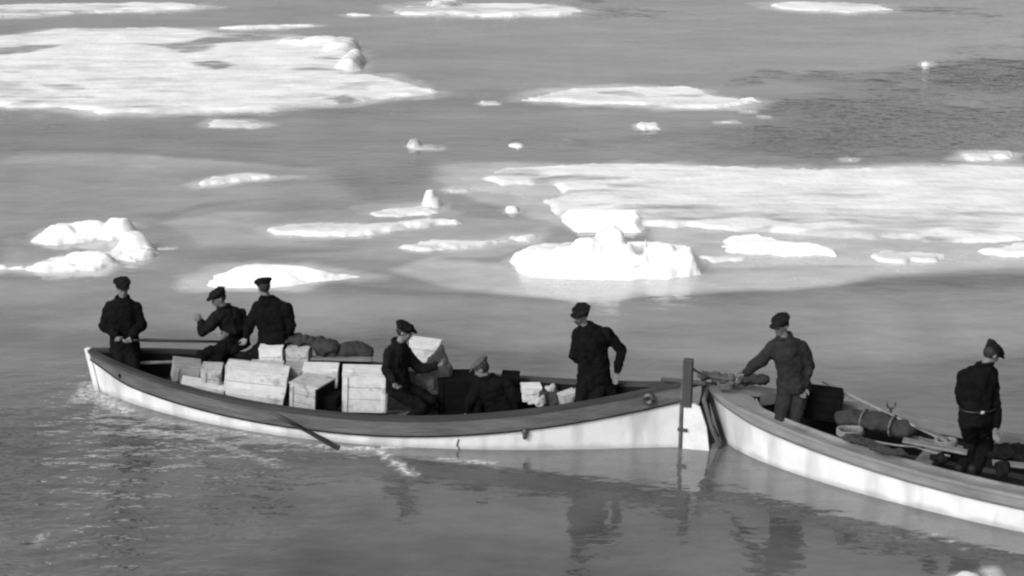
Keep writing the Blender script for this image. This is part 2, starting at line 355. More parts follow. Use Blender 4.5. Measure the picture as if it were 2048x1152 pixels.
# ---------------------------------------------------------------- ice floes
def halo_(P, amt):                            # slush and sunken ice round a floe
    global slush
    if amt <= 0: return
    off = min(.012 * P[:, 1].mean(), .16 * math.sqrt(np.ptp(P[:, 0]) * np.ptp(P[:, 1]))); m = off * 4 + .6
    j = np.where((xs >= P[:, 0].min() - m) & (xs <= P[:, 0].max() + m))[0]; i = np.where((ys >= P[:, 1].min() - m) & (ys <= P[:, 1].max() + m))[0]
    if len(j) < 2 or len(i) < 2: return
    sl = (slice(i[0], i[-1] + 1), slice(j[0], j[-1] + 1))
    d = sdf(X[sl], Y[sl], P) / off + 2.6 * wob[sl] + 1.6 * wob2[sl]
    slush[sl] = np.maximum(slush[sl], amt * sstep((d + 1.6) / 1.9))
def floe(name, pts, label, T=.10, ew=.25, bumps=(), wet_and_shade=(), step=None, rough=.03, pools=None, soft_=False, wob_=.30, flat=.36, edge=.6, cat='ice floe', group='ice floes drifting on the sea', base=0.0, seed=None, wetall=0.0, zb=-.03, thin=.6, halo=.8):
    P = np.asarray(gpoly(pts)); x0, y0 = P.min(0) - .3; x1, y1 = P.max(0) + .3
    halo_(P, halo)
    if step is None: step = max(.035, min(.13, math.sqrt((x1 - x0) * (y1 - y0) / 22000)))
    cx, cy = P.mean(0)
    gx, gy = np.meshgrid(np.arange(x0, x1, step), np.arange(y0, y1, step)); sdn = (hash(name + label) % 97) if seed is None else seed
    sdn = sum(map(ord, label)) % 97 if seed is None else seed
    s = sdf(gx, gy, P) + wob_ * 2 * (fbm(gx, gy, .7, 4, sdn) - .5) + wob_ * .9 * (fbm(gx, gy, .22, 3, sdn + 5) - .5)
    T = T * thin; k = sstep(s / ew); z = zb + (T - zb) * k
    n_ = fbm(gx, gy, 1.2, 4, sdn + 2) - .45; z = z + k * (rough * 2.2 * n_ + rough * .5 * (fbm(gx, gy, .3, 3, sdn + 3) - .5))
    for (u, v, rx, ry, h) in bumps:
        c = gp(u, v); d = np.hypot((gx - c[0]) / rx, (gy - c[1]) / ry) + .55 * (fbm(gx, gy, min(rx, ry) * .9, 4, sdn + 9) - .5)
        z = np.maximum(z, np.where(s > -.02, -.05 + (h + .05) * (1 - sstep((d - (.28 if soft_ else .35)) / (.85 if soft_ else .65))) * (1 + .35 * (fbm(gx, gy, .22, 3, sdn + 4) - .5)), zb))
    wt = np.maximum(float(wetall) + flat, edge * (1 - sstep(s / (ew * 1.6) + .5 * (fbm(gx, gy, .5, 3, sdn + 11) - .5))))
    for wp in wet_and_shade:
        amt, e_, pp = wp; wt = np.maximum(wt, amt * sstep(sdf(gx, gy, gpoly(pp)) / e_ + .5 + 1.4 * (fbm(gx, gy, .8, 4, sdn + 7) - .5)))
    if pools is None: pools = flat > 0 and np.ptp(P[:, 0]) * np.ptp(P[:, 1]) > 25
    if pools: wt = np.maximum(wt, .62 * sstep((fbm(gx * .33, gy * 1.1, 1.0, 5, sdn + 21) - .545) / .09) * (.4 + .6 * sstep(1.6 - s / 1.6)) + .15 * sstep((fbm(gx * .3, gy, .35, 3, sdn + 30) - .45) / .2))
    o = grid_mesh(name, gx - cx, gy - cy, z + base, s > -.03, dict(wet_and_shade=wt), M['ice']); o.location = (cx, cy, 0)
    return tag(o, label, cat, group)
floe('ice_floe', [(-60, 12), (120, 8), (300, 6), (400, 8), (415, 16), (330, 22), (200, 26), (60, 33), (-60, 36)], 'long thin white ice floe in the top left corner', .12, .5)
floe('ice_floe', [(680, 30), (700, 26), (740, 28), (750, 32), (700, 34)], 'tiny flat ice sliver left of the humped floe at the top edge', .06, .4)
floe('ice_floe', [(778, 24), (800, 14), (855, 12), (870, 6), (915, 6), (930, 10), (1000, 8), (1100, 10), (1180, 22), (1130, 32), (1050, 33), (940, 36), (900, 31), (800, 31)], 'long ice floe at the top centre with a small hump of snow on it', .14, .5, bumps=[(890, 14, .9, 1.6, .28)])
floe('ice_floe', [(1525, 10), (1560, 4), (1650, 5), (1760, 10), (1790, 20), (1700, 28), (1600, 22), (1540, 16)], 'spindle shaped ice floe at the top right with dark water at its tip', .10, .5)
floe('ice_floe', [(-60, 80), (0, 75), (100, 62), (250, 58), (330, 55), (450, 66), (520, 72), (600, 73), (640, 74), (700, 85), (722, 100), (715, 140), (700, 149), (760, 152), (830, 170), (885, 184), (830, 195), (700, 208), (640, 212), (540, 225), (400, 230), (200, 228), (100, 218), (-60, 212)],
     'largest upper left ice floe with grey melt pools and a ridge at its right', .13, .4, rough=.05,
     bumps=[(640, 92, 1.1, .8, .30), (688, 102, .8, 1.5, .34), (705, 128, .5, 1.8, .32), (600, 88, .9, .6, .2)], soft_=False,
     wet_and_shade=[(1.0, .6, [(215, 90), (330, 93), (400, 80), (470, 74), (640, 70), (560, 82), (430, 92), (415, 110), (350, 112), (310, 99)]), (1.0, .5, [(380, 131), (430, 124), (485, 136), (430, 145)]),
          (.75, .4, [(570, 142), (640, 138), (690, 145), (600, 147)]), (.9, .5, [(-60, 103), (60, 95), (140, 94), (70, 111), (-60, 118)]), (.75, .6, [(60, 168), (140, 172), (180, 184), (130, 190), (90, 182)]),
          (.6, .6, [(-60, 165), (60, 168), (120, 205), (60, 196), (-60, 190)]), (.6, .4, [(700, 172), (750, 168), (740, 188), (660, 184)]), (1, .4, [(655, 204), (690, 196), (712, 204), (680, 214)]), (.35, .8, [(-60, 60), (500, 55), (380, 84), (200, 90), (-60, 100)])])  # the small full-strength spot at the near edge paints an undercut hole's shade
floe('ice_floe', [(380, 57), (500, 52), (640, 48), (635, 53), (480, 60)], 'narrow white ice streak along the back edge of the largest upper left floe', .10, .4)
floe('ice_floe', [(395, 250), (420, 238), (500, 238), (550, 250), (500, 258), (400, 257)], 'small flat ice floe just below the largest upper left floe', .06, .4, wetall=.15)
floe('ice_floe', [(1030, 202), (1080, 188), (1150, 176), (1380, 172), (1420, 182), (1440, 194), (1520, 200), (1500, 212), (1440, 220), (1350, 218), (1270, 212), (1100, 207)], 'ragged flat ice floe at the upper centre right beside the dark lead', .08, .4,
     wet_and_shade=[(.7, .4, [(1190, 186), (1250, 182), (1300, 195), (1420, 190), (1400, 198), (1280, 200), (1200, 190)]), (.3, .8, [(1020, 206), (1100, 180), (1240, 178), (1240, 210)])])
floe('ice_chunk', [(1470, 199), (1500, 195), (1522, 197), (1520, 204), (1480, 206)], 'small white ice chunk at the right tip of the ragged floe', .10, .2, cat='ice chunk', group='small ice chunks')
floe('ice_chunk', [(1480, 222), (1510, 221), (1512, 226), (1484, 227)], 'tiny ice chunk just below the right tip of the ragged floe', .06, .2, cat='ice chunk', group='small ice chunks')
floe('ice_chunk', [(1512, 230), (1542, 232), (1545, 236), (1520, 237)], 'tiny ice chunk rightmost below the ragged floe', .06, .2, cat='ice chunk', group='small ice chunks')
floe('ice_chunk', [(1428, 243), (1470, 240), (1480, 246), (1435, 248)], 'faint grey ice chunk left below the ragged floe', .04, .2, cat='ice chunk', group='small ice chunks', wetall=.4)
floe('ice_chunk', [(1266, 250), (1280, 247), (1312, 250), (1316, 258), (1272, 260)], 'small bright ice chunk alone in grey water below the ragged floe', .14, .2, cat='ice chunk', group='small ice chunks')
floe('ice_chunk', [(1836, 130), (1846, 122), (1864, 124), (1867, 132), (1845, 135)], 'small bright ice chunk at the edge of the dark lead', .05, .2, cat='ice chunk', group='small ice chunks')
floe('ice_floe', [(1910, 318), (1935, 305), (2000, 303), (2038, 308), (2030, 319), (1950, 322)], 'small ice floe at the right edge behind the broad flat floe', .12, .3, wetall=.1)
floe('ice_chunk', [(1678, 318), (1695, 315), (1720, 318), (1710, 323), (1685, 323)], 'small ice chunk behind the middle of the broad flat floe', .08, .2, cat='ice chunk', group='small ice chunks', wetall=.2)
floe('ice_floe', [(818, 292), (828, 285), (842, 288), (892, 294), (880, 300), (830, 300)], 'small ice piece with a round lump at its left end', .04, .2, bumps=[(830, 293, .22, .35, .16)], wetall=.35)
floe('ice_floe', [(380, 370), (420, 355), (500, 348), (580, 350), (600, 354), (520, 362), (400, 375)], 'long thin ice floe left of centre above the slush', .10, .25, wetall=.12)
floe('ice_floe', [(66, 486), (84, 462), (110, 452), (180, 447), (240, 452), (262, 450), (276, 474), (230, 486), (150, 490)], 'hummocky ice floe at the left, the upper of the two', .14, .2, rough=.10, flat=.16, edge=.6, soft_=True, bumps=[(120, 474, .5, .35, .20), (185, 468, .7, .3, .24), (240, 466, .45, .35, .28)])
floe('ice_floe', [(-40, 540), (0, 530), (60, 532), (130, 515), (200, 508), (225, 490), (250, 480), (290, 482), (312, 500), (300, 518), (240, 524), (210, 540), (130, 552), (50, 546)], 'hummocky ice floe at the left edge, the lower of the two with a rounded snout', .14, .2, rough=.09, flat=.16, edge=.6, soft_=True,
     bumps=[(270, 500, .45, .35, .32), (180, 528, .7, .25, .20), (110, 540, .5, .2, .16)], wet_and_shade=[(.45, .3, [(-40, 528), (60, 524), (130, 532), (60, 542), (-40, 538)])])
floe('ice_chunk', [(312, 498), (335, 494), (358, 497), (330, 502)], 'thin grey ice sliver right of the hummocky snout', .04, .12, cat='ice chunk', group='small ice chunks', wetall=.3)
floe('ice_floe', [(394, 574), (400, 550), (440, 534), (520, 526), (620, 532), (768, 553), (700, 562), (620, 570), (590, 578), (480, 581), (420, 580)], 'smooth bright ice floe right behind the heads of the seated men', .26, .7, rough=.04, wob_=.16, flat=.08, edge=.3)
floe('ice_floe', [(520, 460), (580, 450), (720, 450), (850, 441), (908, 446), (840, 456), (740, 470), (640, 474), (540, 470)], 'long tapering ice floe in front of the small upright ice knob', .11, .2, wetall=.08)
floe('ice_floe', [(718, 428), (800, 414), (838, 410), (845, 404), (880, 404), (885, 424), (850, 430), (760, 434)], 'half sunken grey ice floe with a small upright white knob', .05, .2, bumps=[(860, 410, .20, .22, .30), (866, 412, .28, .22, .16)], wet_and_shade=[(.45, .3, [(718, 420), (800, 405), (845, 412), (840, 440), (720, 440)])])
floe('ice_floe', [(795, 495), (860, 482), (960, 482), (1020, 470), (1080, 470), (1078, 488), (1000, 492), (940, 500), (820, 503)], 'low wavy ice floe left of the tall hummock', .10, .2, wetall=.06)
floe('ice_floe', [(955, 358), (1010, 338), (1150, 328), (1350, 328), (1500, 335), (1700, 338), (1850, 330), (2200, 335), (2300, 480), (2048, 482), (1900, 490), (1750, 482), (1550, 470), (1400, 462), (1290, 456), (1130, 450), (1090, 430), (1072, 405), (1120, 388), (1100, 368), (1000, 374)],
     'broad flat ice floe filling the right side of the picture', .10, .3, rough=.035,
     wet_and_shade=[(.8, .35, [(1050, 362), (1140, 354), (1290, 358), (1250, 366), (1120, 370), (1060, 374)]), (.8, .3, [(1350, 458), (1430, 462), (1540, 458), (1545, 468), (1400, 478)]), (.6, .3, [(1560, 446), (1640, 446), (1720, 440), (1790, 432), (1740, 446), (1600, 456)]),
          (.6, .4, [(1290, 455), (1400, 455), (1600, 470), (1800, 475), (1800, 490), (1500, 490), (1300, 480)]), (.35, .6, [(1340, 340), (1460, 352), (1440, 372), (1330, 362)]), (.4, .4, [(960, 350), (1090, 335), (1100, 378), (960, 380)]), (.3, .5, [(1900, 450), (2060, 460), (2050, 490), (1850, 490)])])
floe('ice_slab', [(1118, 432), (1150, 428), (1292, 430), (1296, 448), (1285, 466), (1150, 464), (1130, 450)], 'bright raised ice slab lying on the near left edge of the broad flat floe', .12, .2, rough=.03, wob_=.10, wetall=.08, cat='ice slab', group='ice slabs by the hummock', base=.02, flat=0, edge=0, thin=1.0)
floe('ice_floe', [(1420, 482), (1450, 470), (1520, 471), (1580, 486), (1680, 498), (1676, 514), (1560, 513), (1450, 502)], 'bright double lobed ice floe right behind the tall hummock', .12, .15, flat=.08, edge=.3)
floe('ice_floe', [(1395, 513), (1520, 508), (1530, 516), (1500, 524), (1420, 529)], 'thin ice floe touching the right foot of the tall hummock', .06, .15)
floe('ice_floe', [(1732, 512), (1780, 502), (1840, 504), (1905, 512), (1880, 525), (1760, 521)], 'low ice floe between the double lobed floe and the right edge', .08, .15, wetall=.12)
floe('ice_floe', [(1955, 502), (2048, 487), (2130, 488), (2130, 522), (2000, 517)], 'ice floe at the right edge in front of the broad flat floe', .12, .2)
floe('ice_chunk', [(1005, 420), (1020, 414), (1048, 418), (1040, 426), (1015, 427)], 'small white ice chunk left of the broad flat floe', .12, .12, cat='ice chunk', group='small ice chunks')
floe('ice_chunk', [(885, 380), (900, 374), (945, 378), (940, 386), (900, 387)], 'flat ice chunk behind the small upright ice knob', .05, .15, cat='ice chunk', group='small ice chunks', wetall=.25)
floe('ice_chunk', [(1024, 291), (1032, 288), (1040, 291), (1034, 295)], 'tiny ice chunk alone in the middle of the grey water', .06, .15, cat='ice chunk', group='small ice chunks')
floe('ice_chunk', [(952, 208), (962, 203), (1000, 204), (1000, 210), (965, 211)], 'faint ice chunk left of the ragged floe', .08, .2, cat='ice chunk', group='small ice chunks', wetall=.2)
floe('ice_chunk', [(1895, 1165), (1905, 1146), (1930, 1143), (1950, 1150), (1945, 1170)], 'small ice chunk at the bottom edge, left of the two', .06, .05, cat='ice chunk', group='small ice chunks')
floe('ice_chunk', [(1955, 1142), (1975, 1130), (2000, 1138), (2006, 1160), (1970, 1165)], 'small ice chunk at the bottom edge, right of the two', .05, .05, cat='ice chunk', group='small ice chunks', wetall=.15)
# the tall hummock: two lumps joined by a low saddle with a small spire
floe('ice_hummock', [(1018, 522), (1060, 506), (1140, 500), (1300, 500), (1380, 508), (1402, 530), (1400, 548), (1340, 560), (1290, 557), (1265, 560), (1150, 560), (1060, 556)],
     'tall white ice hummock with a peak, thin spire and rounded right block', .16, .12, rough=.09, step=.03, wob_=.08,
     bumps=[(1085, 542, .70, .30, .30), (1140, 541, .62, .32, .42), (1178, 540, .52, .34, .54), (1222, 537, .44, .34, .66), (1250, 541, .34, .28, .44), (1282, 545, .30, .24, .30), (1326, 542, .46, .32, .50), (1364, 545, .36, .28, .40), (1290, 532, .05, .07, .48)], soft_=True, wetall=.22, flat=0, edge=0, thin=1.0,
     wet_and_shade=[(.75, .15, [(1262, 556), (1282, 556), (1292, 535), (1285, 528), (1268, 545)])], cat='ice hummock', group='ice slabs by the hummock')

sea = grid_mesh('sea_water', X, Y, np.zeros_like(X), None, dict(slush=slush, foam=foam, ripple=ripple), M['water'])
tag(sea, kind='structure')

# ---------------------------------------------------------------- boats
def boat(name, label, p0, p1, B, a, b, z0, zL, zR, sm, group, mats, bandh=.24, n=4.0, keel=-.34, rake=(0, 0), deck=0.0, sidedeck=0.0, floor_z=-.12, ribs=True, cat='boat'):
    p0 = np.array(p0); p1 = np.array(p1); L = float(np.hypot(*(p1 - p0)))
    root = empty(name, (p0[0], p0[1], 0), math.atan2(*(p1 - p0)[::-1])); tag(root, label, cat, group)
    S = np.concatenate([np.linspace(0, 1, 101)]); S = .5 - .5 * np.cos(S * math.pi); S = .5 * S + .5 * np.linspace(0, 1, 101)
    nm = (a / (a + b)) ** a * (b / (a + b)) ** b
    wf = lambda s: B * np.clip(s, 0, 1) ** a * np.clip(1 - s, 0, 1) ** b / nm
    zf = lambda s: z0 + np.where(s < sm, (zL - z0) * ((sm - s) / sm) ** 2, (zR - z0) * ((s - sm) / (1 - sm)) ** 2)
    def pt(s, z, side, off=0.0):                # a point on the hull surface; off > 0 is outboard
        zs = float(zf(s)); kk = keel * (1 - .5 * (2 * s - 1) ** 6); t = np.clip((z - kk) / (zs - kk), 0, 1)
        y = float(wf(s)) * (1 - (1 - t) ** n) ** (1 / n) + off
        rk = rake[0] * (1 - z / zs) * math.exp(-s * 7) + rake[1] * (1 - z / zs) * math.exp(-(1 - s) * 7) * -1
        return V(s * L + rk, -side * max(y, 0 if off < 0 else off * .5), z)
    def sheet(rows, close=False):
        m = MB(); k = len(rows[0]); v = [p for r in rows for p in r]
        f = [(i * k + j, i * k + j + 1, (i + 1) * k + j + 1, (i + 1) * k + j) for i in range(len(rows) - 1) for j in range(k - 1)]
        return m.add(v, f)
    lev = np.linspace(0, 1, 13)
    # outer skin, both sides in one shell
    m = MB()
    for side in (1, -1):
        rows = [[pt(s, keel * (1 - .5 * (2 * s - 1) ** 6) * (1 - q) + q * (float(zf(s)) - bandh * .45), side) for q in lev] for s in S]
        r = sheet(rows); m.add(r.v, r.f)
    m.build('hull', mats['hull'], root, True)
    for side in (1, -1):                        # wale: a proud band of timber with real thickness
        rs = []
        for s in S:
            zs = float(zf(s)); lo = zs - bandh * (.55 + .45 * float(sstep(s / .10)))
            rs.append([pt(s, lo, side, .0), pt(s, lo, side, .028), pt(s, zs - .035, side, .028), pt(s, zs - .035, side, -.005)])
        MB().rings(rs).build('wale', mats['wale'], root)
        MB().tube([pt(s, float(zf(s)) - bandh * (.55 + .45 * float(sstep(s / .10))) + .004, side, .032) for s in S[::2]], .011, 5).build('rubbing_strip', mats['strip'], root)
        rs = []
        for s in S:
            zs = float(zf(s)); a_ = pt(s, zs, side, .045); b_ = pt(s, zs, side, -.055)
            rs.append([a_ + V(0, 0, -.032), a_ + V(0, 0, .012), b_ + V(0, 0, .012), b_ + V(0, 0, -.032)])
        MB().rings(rs).build('gunwale', mats['rail'], root)
        rows = []
        for s in S[1:-1]:
            zs = float(zf(s)); f0 = floor_z + .25 * abs(2 * s - 1) ** 5
            rows.append([pt(s, f0 * (1 - q) + q * (zs - .03), side, -.04) for q in lev])
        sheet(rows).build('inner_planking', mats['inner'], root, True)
    # bottom boards, each its own
    for k in range(-3, 4):
        rows = MB(); seg = [s for s in S if wf(s) > abs(k) * .16 + .17 and .06 < s < .94]
        if len(seg) < 3: continue
        rs = [[V(s * L, k * .165 - .078, floor_z), V(s * L, k * .165 + .078, floor_z), V(s * L, k * .165 + .078, floor_z + .02), V(s * L, k * .165 - .078, floor_z + .02)] for s in seg]
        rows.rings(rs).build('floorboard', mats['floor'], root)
    if ribs:
        for s in np.arange(.08, .94, .055):
            for side in (1, -1):
                zs = float(zf(s)); P = [pt(s, zz, side, -.055) for zz in np.linspace(floor_z + .05, zs - .04, 7)]
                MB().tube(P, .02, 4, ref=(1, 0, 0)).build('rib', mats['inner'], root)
    def post(s, wd, name_='stem_post', top=.02):
        zs = float(zf(s)); pts = []
        for zz in np.linspace(keel * .5, zs + top, 8):
            w_ = wd * (1 if zz < zs + 9 else 1); rk = (rake[0] * (1 - zz / zs)) if s < .5 else -(rake[1] * (1 - zz / zs))
            pts.append(V(s * L + rk + (-.015 if s < .5 else .015), 0, zz))
        MB().rings([[p + V(-w_ / 2, -.035, 0), p + V(w_ / 2, -.035, 0), p + V(w_ / 2, .035, 0), p + V(-w_ / 2, .035, 0)] for p in pts]).build(name_, mats.get('stem', mats['rail']) if s < .5 else mats['wale'], root)
    post(0, .07); post(1, .032, 'stern_post')
    if deck or sidedeck:
        rows = []
        for s in S[:-1]:
            if s * L > deck + 1.2 and False: break
            w0 = float(wf(s)); z = float(zf(s)) - .006
            wi = 0.0 if s * L < deck else max(0.0, w0 - sidedeck) * sstep((s * L - deck) / .3) 
            rows.append([pt(s, z, 1, -.05) * V(1, 1, 0) + V(0, 0, z), V(s * L, -wi, z + .02)])
        for sgn in (1, -1):
            rr = [[V(p[0], p[1] * sgn, p[2]) for p in r] for r in rows]
            sheet(rr).build('side_deck', mats['wale'], root)
            rc = [[r[1] + V(0, .012 * sgn, -.12), r[1] + V(0, .012 * sgn, .03), r[1] + V(0, -.012 * sgn, .03), r[1] + V(0, -.012 * sgn, -.12)] for r in [[V(p[0], p[1] * sgn, p[2]) for p in r] for r in rows if r[1][0] > deck + .1]]
            MB().rings(rc).build('coaming', mats['rail'], root)
    return root, pt, wf, zf, L
def thwart(root, wf, zf, L, s, m, wd=.2, drop=.18):
    y = float(wf(s)) - .05; MB().box((s * L, 0, float(zf(s)) - drop), (wd, 2 * y, .035), bev=.006).build('thwart', m, root)
bm_ = dict(hull=M['hull'], wale=M['wale'], rail=M['rail'], inner=M['inner'], floor=M['floor'], stem=M['hull'], strip=M['inner'])
LB, Lpt, Lw, Lz, LL = boat('cargo_boat', 'long white double ended open boat loaded with pale crates, grey band under its rail', (-5.725, 20.47), (2.07, 18.42), .943, .93, 1.1, .381, .568, .85, .507, 'open boats', bm_, rake=(.10, 0), floor_z=-.2)
for s in (.16, .88): thwart(LB, Lw, Lz, LL, s, M['thwart'] if s > .6 else M['inner'])
for s0_, s1_, nm_ in ((.80, .93, 'stern_platform'), (.06, .14, 'bow_platform')):
    MB().rings([[V(q * LL, -max(.05, float(Lw(q)) - .12), -.03), V(q * LL, max(.05, float(Lw(q)) - .12), -.03), V(q * LL, max(.05, float(Lw(q)) - .12), -.005), V(q * LL, -max(.05, float(Lw(q)) - .12), -.005)] for q in np.linspace(s0_, s1_, 6)]).build(nm_, M['floor'], LB)
# rudder with stock, blade and tiller yoke, hung on the stern
MB().box((LL + .085, 0, .86), (.12, .09, .62), bev=.012).build('rudder_stock', M['post'], LB)
bl = MB().rings([[V(LL + .05, y, z), V(LL + .05 + w_, y, z)][::1] + [V(LL + .05 + w_, y + .045, z), V(LL + .05, y + .045, z)] for z, w_, y in ((-.4, .34, -.022), (0.0, .33, -.022), (.3, .29, -.022), (.56, .20, -.022), (.60, .12, -.022))])
bl.build('rudder_blade', M['rudder'], LB)
MB().box((LL + .03, 0, .875), (.55, .05, .045), bev=.008).build('tiller', M['iron'], LB)
for z in (.25, .62): MB().box((LL + .045, 0, z), (.12, .10, .035)).build('pintle', M['iron'], LB)
p = Lpt(.955, float(Lz(.955)) - .10, 1, .05); MB().tube([p + V(math.cos(t) * .048, 0, math.sin(t) * .048) for t in np.linspace(0, 6.0, 14)], .034, 6).build('rope_fender', M['iron'], LB)
p = Lpt(.775, float(Lz(.775)) - .26, 1, .04); MB().ball(p, (.045, .03, .045), n=6).ball(p + V(0, 0, -.05), (.03, .03, .05), n=6).build('drain_plug', M['iron'], LB, True)
p = Lpt(.665, .1, 1, .012); MB().tube([Lpt(.675, .14, 1, .01), Lpt(.672, .06, 1, .01), Lpt(.677, -.02, 1, .01)], .008, 5).build('hull_seam', M['iron'], LB)
bm2 = dict(hull=M['hull'], wale=M['wale_r'], rail=M['wale_r'], inner=M['inner'], floor=M['floor'], stem=M['rail'], strip=M['wale'])
RB, Rpt, Rw, Rz, RL = boat('work_boat', 'white boat with worn grey foredeck and side decks, cut off by the right edge', tuple(gp(1418, 769, .70)[:2]), (9.80, 14.55), .84, .66, .75, .44, .70, .7, .5, 'open boats', bm2, bandh=.15, rake=(.26, .1), deck=.55, sidedeck=.13, n=4.5, floor_z=.0, ribs=False)
for s in (.33, .62, .8): thwart(RB, Rw, Rz, RL, s, M['thwart'], drop=.16)
# woven bow fender of the right boat
m = MB(); q0 = V(-.12, .02, .66)
for k in range(7):
    y = -.16 + k * .045
    m.tube([V(-.06 + .02 * abs(k - 3), y, .68), V(-.10 + .015 * abs(k - 3), y, .4), V(-.0, y * .9, .15), V(.12, y * .7, -.02)], .027, 6)
m.build('bow_fender', M['canvas_l'], RB, True)

# ---------------------------------------------------------------- cargo
def crate(u, v, Y, size, label, m, yaw=0, roll=0, tilt=0, lidm=None, cat='crate', battens=True, group='crates in the boats', name='crate', endm=None):
    c = at(u, v, Y); o = empty(name, c); R = (Matrix.Rotation(math.radians(roll), 3, 'Y') @ Matrix.Rotation(math.radians(tilt), 3, 'X') @ Matrix.Rotation(math.radians(yaw), 3, 'Z'))
    o.rotation_euler = R.to_euler(); tag(o, label, cat, group); W, D, H = size; t = .02
    MB().box((0, -D / 2 + t + .004, 0), (W - 2 * t - .002, .006, H - .03)).build('gap_shade_backing', M['inner'], o)  # dark sheet added behind the front boards to paint shade into their gaps
    nb = 2 if H < .3 else 3
    for i in range(nb): MB().box((0, -D / 2 + t / 2 + random.uniform(-.002, .002), -H / 2 + .01 + (H - .02) * (i + .5) / nb), (W - 2 * t - .002, t, (H - .02) / nb - .007), bev=.003).build('side_board', m, o)
    MB().box((0, D / 2 - t / 2, 0), (W - 2 * t - .002, t, H - .02), bev=.003).build('side_panel', m, o)
    MB().box((-W / 2 + t / 2, 0, 0), (t, D, H - .02), bev=.003).build('end_panel', endm or m, o)
    MB().box((W / 2 - t / 2, 0, 0), (t, D, H - .02), bev=.003).build('end_panel', endm or m, o)
    k = 3
    for i in range(k):
        MB().box((0, -D / 2 + D * (i + .5) / k, H / 2 + random.uniform(-.002, .002)), (W + .012, D / k - .006, .02), bev=.003).build('lid_board', lidm or m, o)
    MB().box((0, 0, -H / 2), (W - .01, D - .01, .018)).build('bottom_board', m, o)
    if battens:
        for sx in (-1, 1):
            MB().box((sx * (W / 2 - .045), -D / 2 - .008, -.002), (.05, .016, H - .03), bev=.003).build('batten', m, o)
    return o
W_, G_, D_ = M['cr_white'], M['cr_grey'], M['cr_dark']
crate(372, 744, 20.15, (.36, .34, .27), 'dull grey crate nearest the left tip of the cargo', M['cr_mid'], 14, 12)
crate(424, 758, 19.95, (.26, .36, .34), 'grey crate standing on end behind the leftmost pale box', G_, 4, 4)
crate(405, 782, 19.75, (.56, .3, .22), 'leftmost pale box by the near rail, tilted down to the right', W_, 6, 12, battens=False)
crate(514, 757, 19.75, (.80, .40, .28), 'widest white crate on top of the pile, tilted down to the right', W_, 3, 8, battens=False)
crate(510, 797, 19.50, (.74, .34, .18), 'low white crate under the widest white crate', W_, 4, 8, battens=False)
crate(624, 788, 19.45, (.42, .46, .37), 'stained pale crate by the near rail with its right end turned to the viewer', G_, -24, 3, endm=D_)  # pale crate; its unlit end is painted dark through the end panel material
crate(642, 750, 20.0, (.46, .3, .24), 'white crate in the middle row just left of the biggest square crate', W_, 2, 2, battens=False)
crate(730, 777, 19.55, (.58, .40, .50), 'biggest square pale crate beside the stooping man', W_, 4, 3)
crate(535, 736, 20.15, (.42, .28, .12), 'thin pale box lying behind the widest white crate', G_, 5, 3, battens=False)
crate(590, 745, 20.1, (.26, .28, .20), 'small grey crate behind the stained crate', M['cr_mid'], -6, 3)
crate(545, 716, 20.42, (.31, .3, .36), 'small pale box standing high beside the seated man seen from behind', W_, 0, 0, battens=False)
crate(599, 716, 20.42, (.30, .3, .32), 'small grey box standing high, right of the small pale box', G_, -4, 0, battens=False)
crate(850, 702, 20.2, (.40, .22, .30), 'white box set high behind the hands of the stooping man', W_, -8, 5, battens=False)
crate(1062, 784, 19.1, (.24, .22, .17), 'small white box left of the long coated standing man', W_, 8, 2, battens=False)
crate(1138, 800, 18.75, (.20, .2, .2), 'small pale box at the feet of the long coated standing man', G_, 20, -14, battens=False)
crate(690, 738, 20.35, (.60, .34, .20), 'dark low box under the canvas bundle on the far side', D_, -12, 0, battens=False, cat='box', name='black_box')
crate(480, 742, 20.1, (.34, .3, .2), 'dull box behind the left end of the widest white crate', M['cr_mid'], -4, 5)
crate(662, 800, 19.4, (.22, .3, .16), 'dark low box between the stained crate and the biggest square crate', D_, -10, 2, battens=False, cat='box', name='black_box')
crate(915, 792, 19.75, (.52, .5, .56), 'tall black box between the stooping man and the crouching man', D_, 3, 1, battens=True, cat='box', name='black_box')
crate(1020, 780, 19.35, (.22, .3, .42), 'black box behind the right shoulder of the crouching man', D_, -4, 2, battens=False, cat='box', name='black_box')
crate(1646, 806, 18.25, (.44, .34, .32), 'black box on the right boat behind the man in overalls', D_, -8, 5, cat='box', name='black_box')
# lumpy canvas things, remeshed
def lump(name, balls, label, m, cat, vox=.018, disp=.11, ds=.10, group=None, extra=None):
    c0 = np.mean([b[0] for b in balls], 0); mb = MB()
    for c, r, yaw in balls:
        a = math.radians(yaw); mb.ball(np.asarray(c) - c0, r, ax=[(math.cos(a), math.sin(a), 0), (-math.sin(a), math.cos(a), 0), (0, 0, 1)], n=9)
    if extra: extra(mb, c0)
    o = mb.remesh(name, m, None, vox, 3, disp, ds, len(label)); o.location = tuple(c0)
    return tag(o, label, cat, group)
lump('canvas_bundle', [(at(704, 702, 20.5), (.23, .16, .13), 0), (at(728, 706, 20.5), (.15, .15, .11), 0), (at(676, 706, 20.5), (.14, .13, .09), 0)], 'rounded grey canvas bundle heaped above the middle crates', M['canvas'], 'bundle', group='canvas bundles', disp=.05)
lump('tarpaulin', [(at(602, 681, 20.5), (.24, .15, .06), 0), (at(638, 688, 20.5), (.28, .16, .085), -8), (at(650, 698, 20.45), (.18, .16, .11), 0)], 'dark folded tarpaulin between the small boxes and the canvas bundle', M['canvas'], 'tarpaulin', group='canvas bundles')
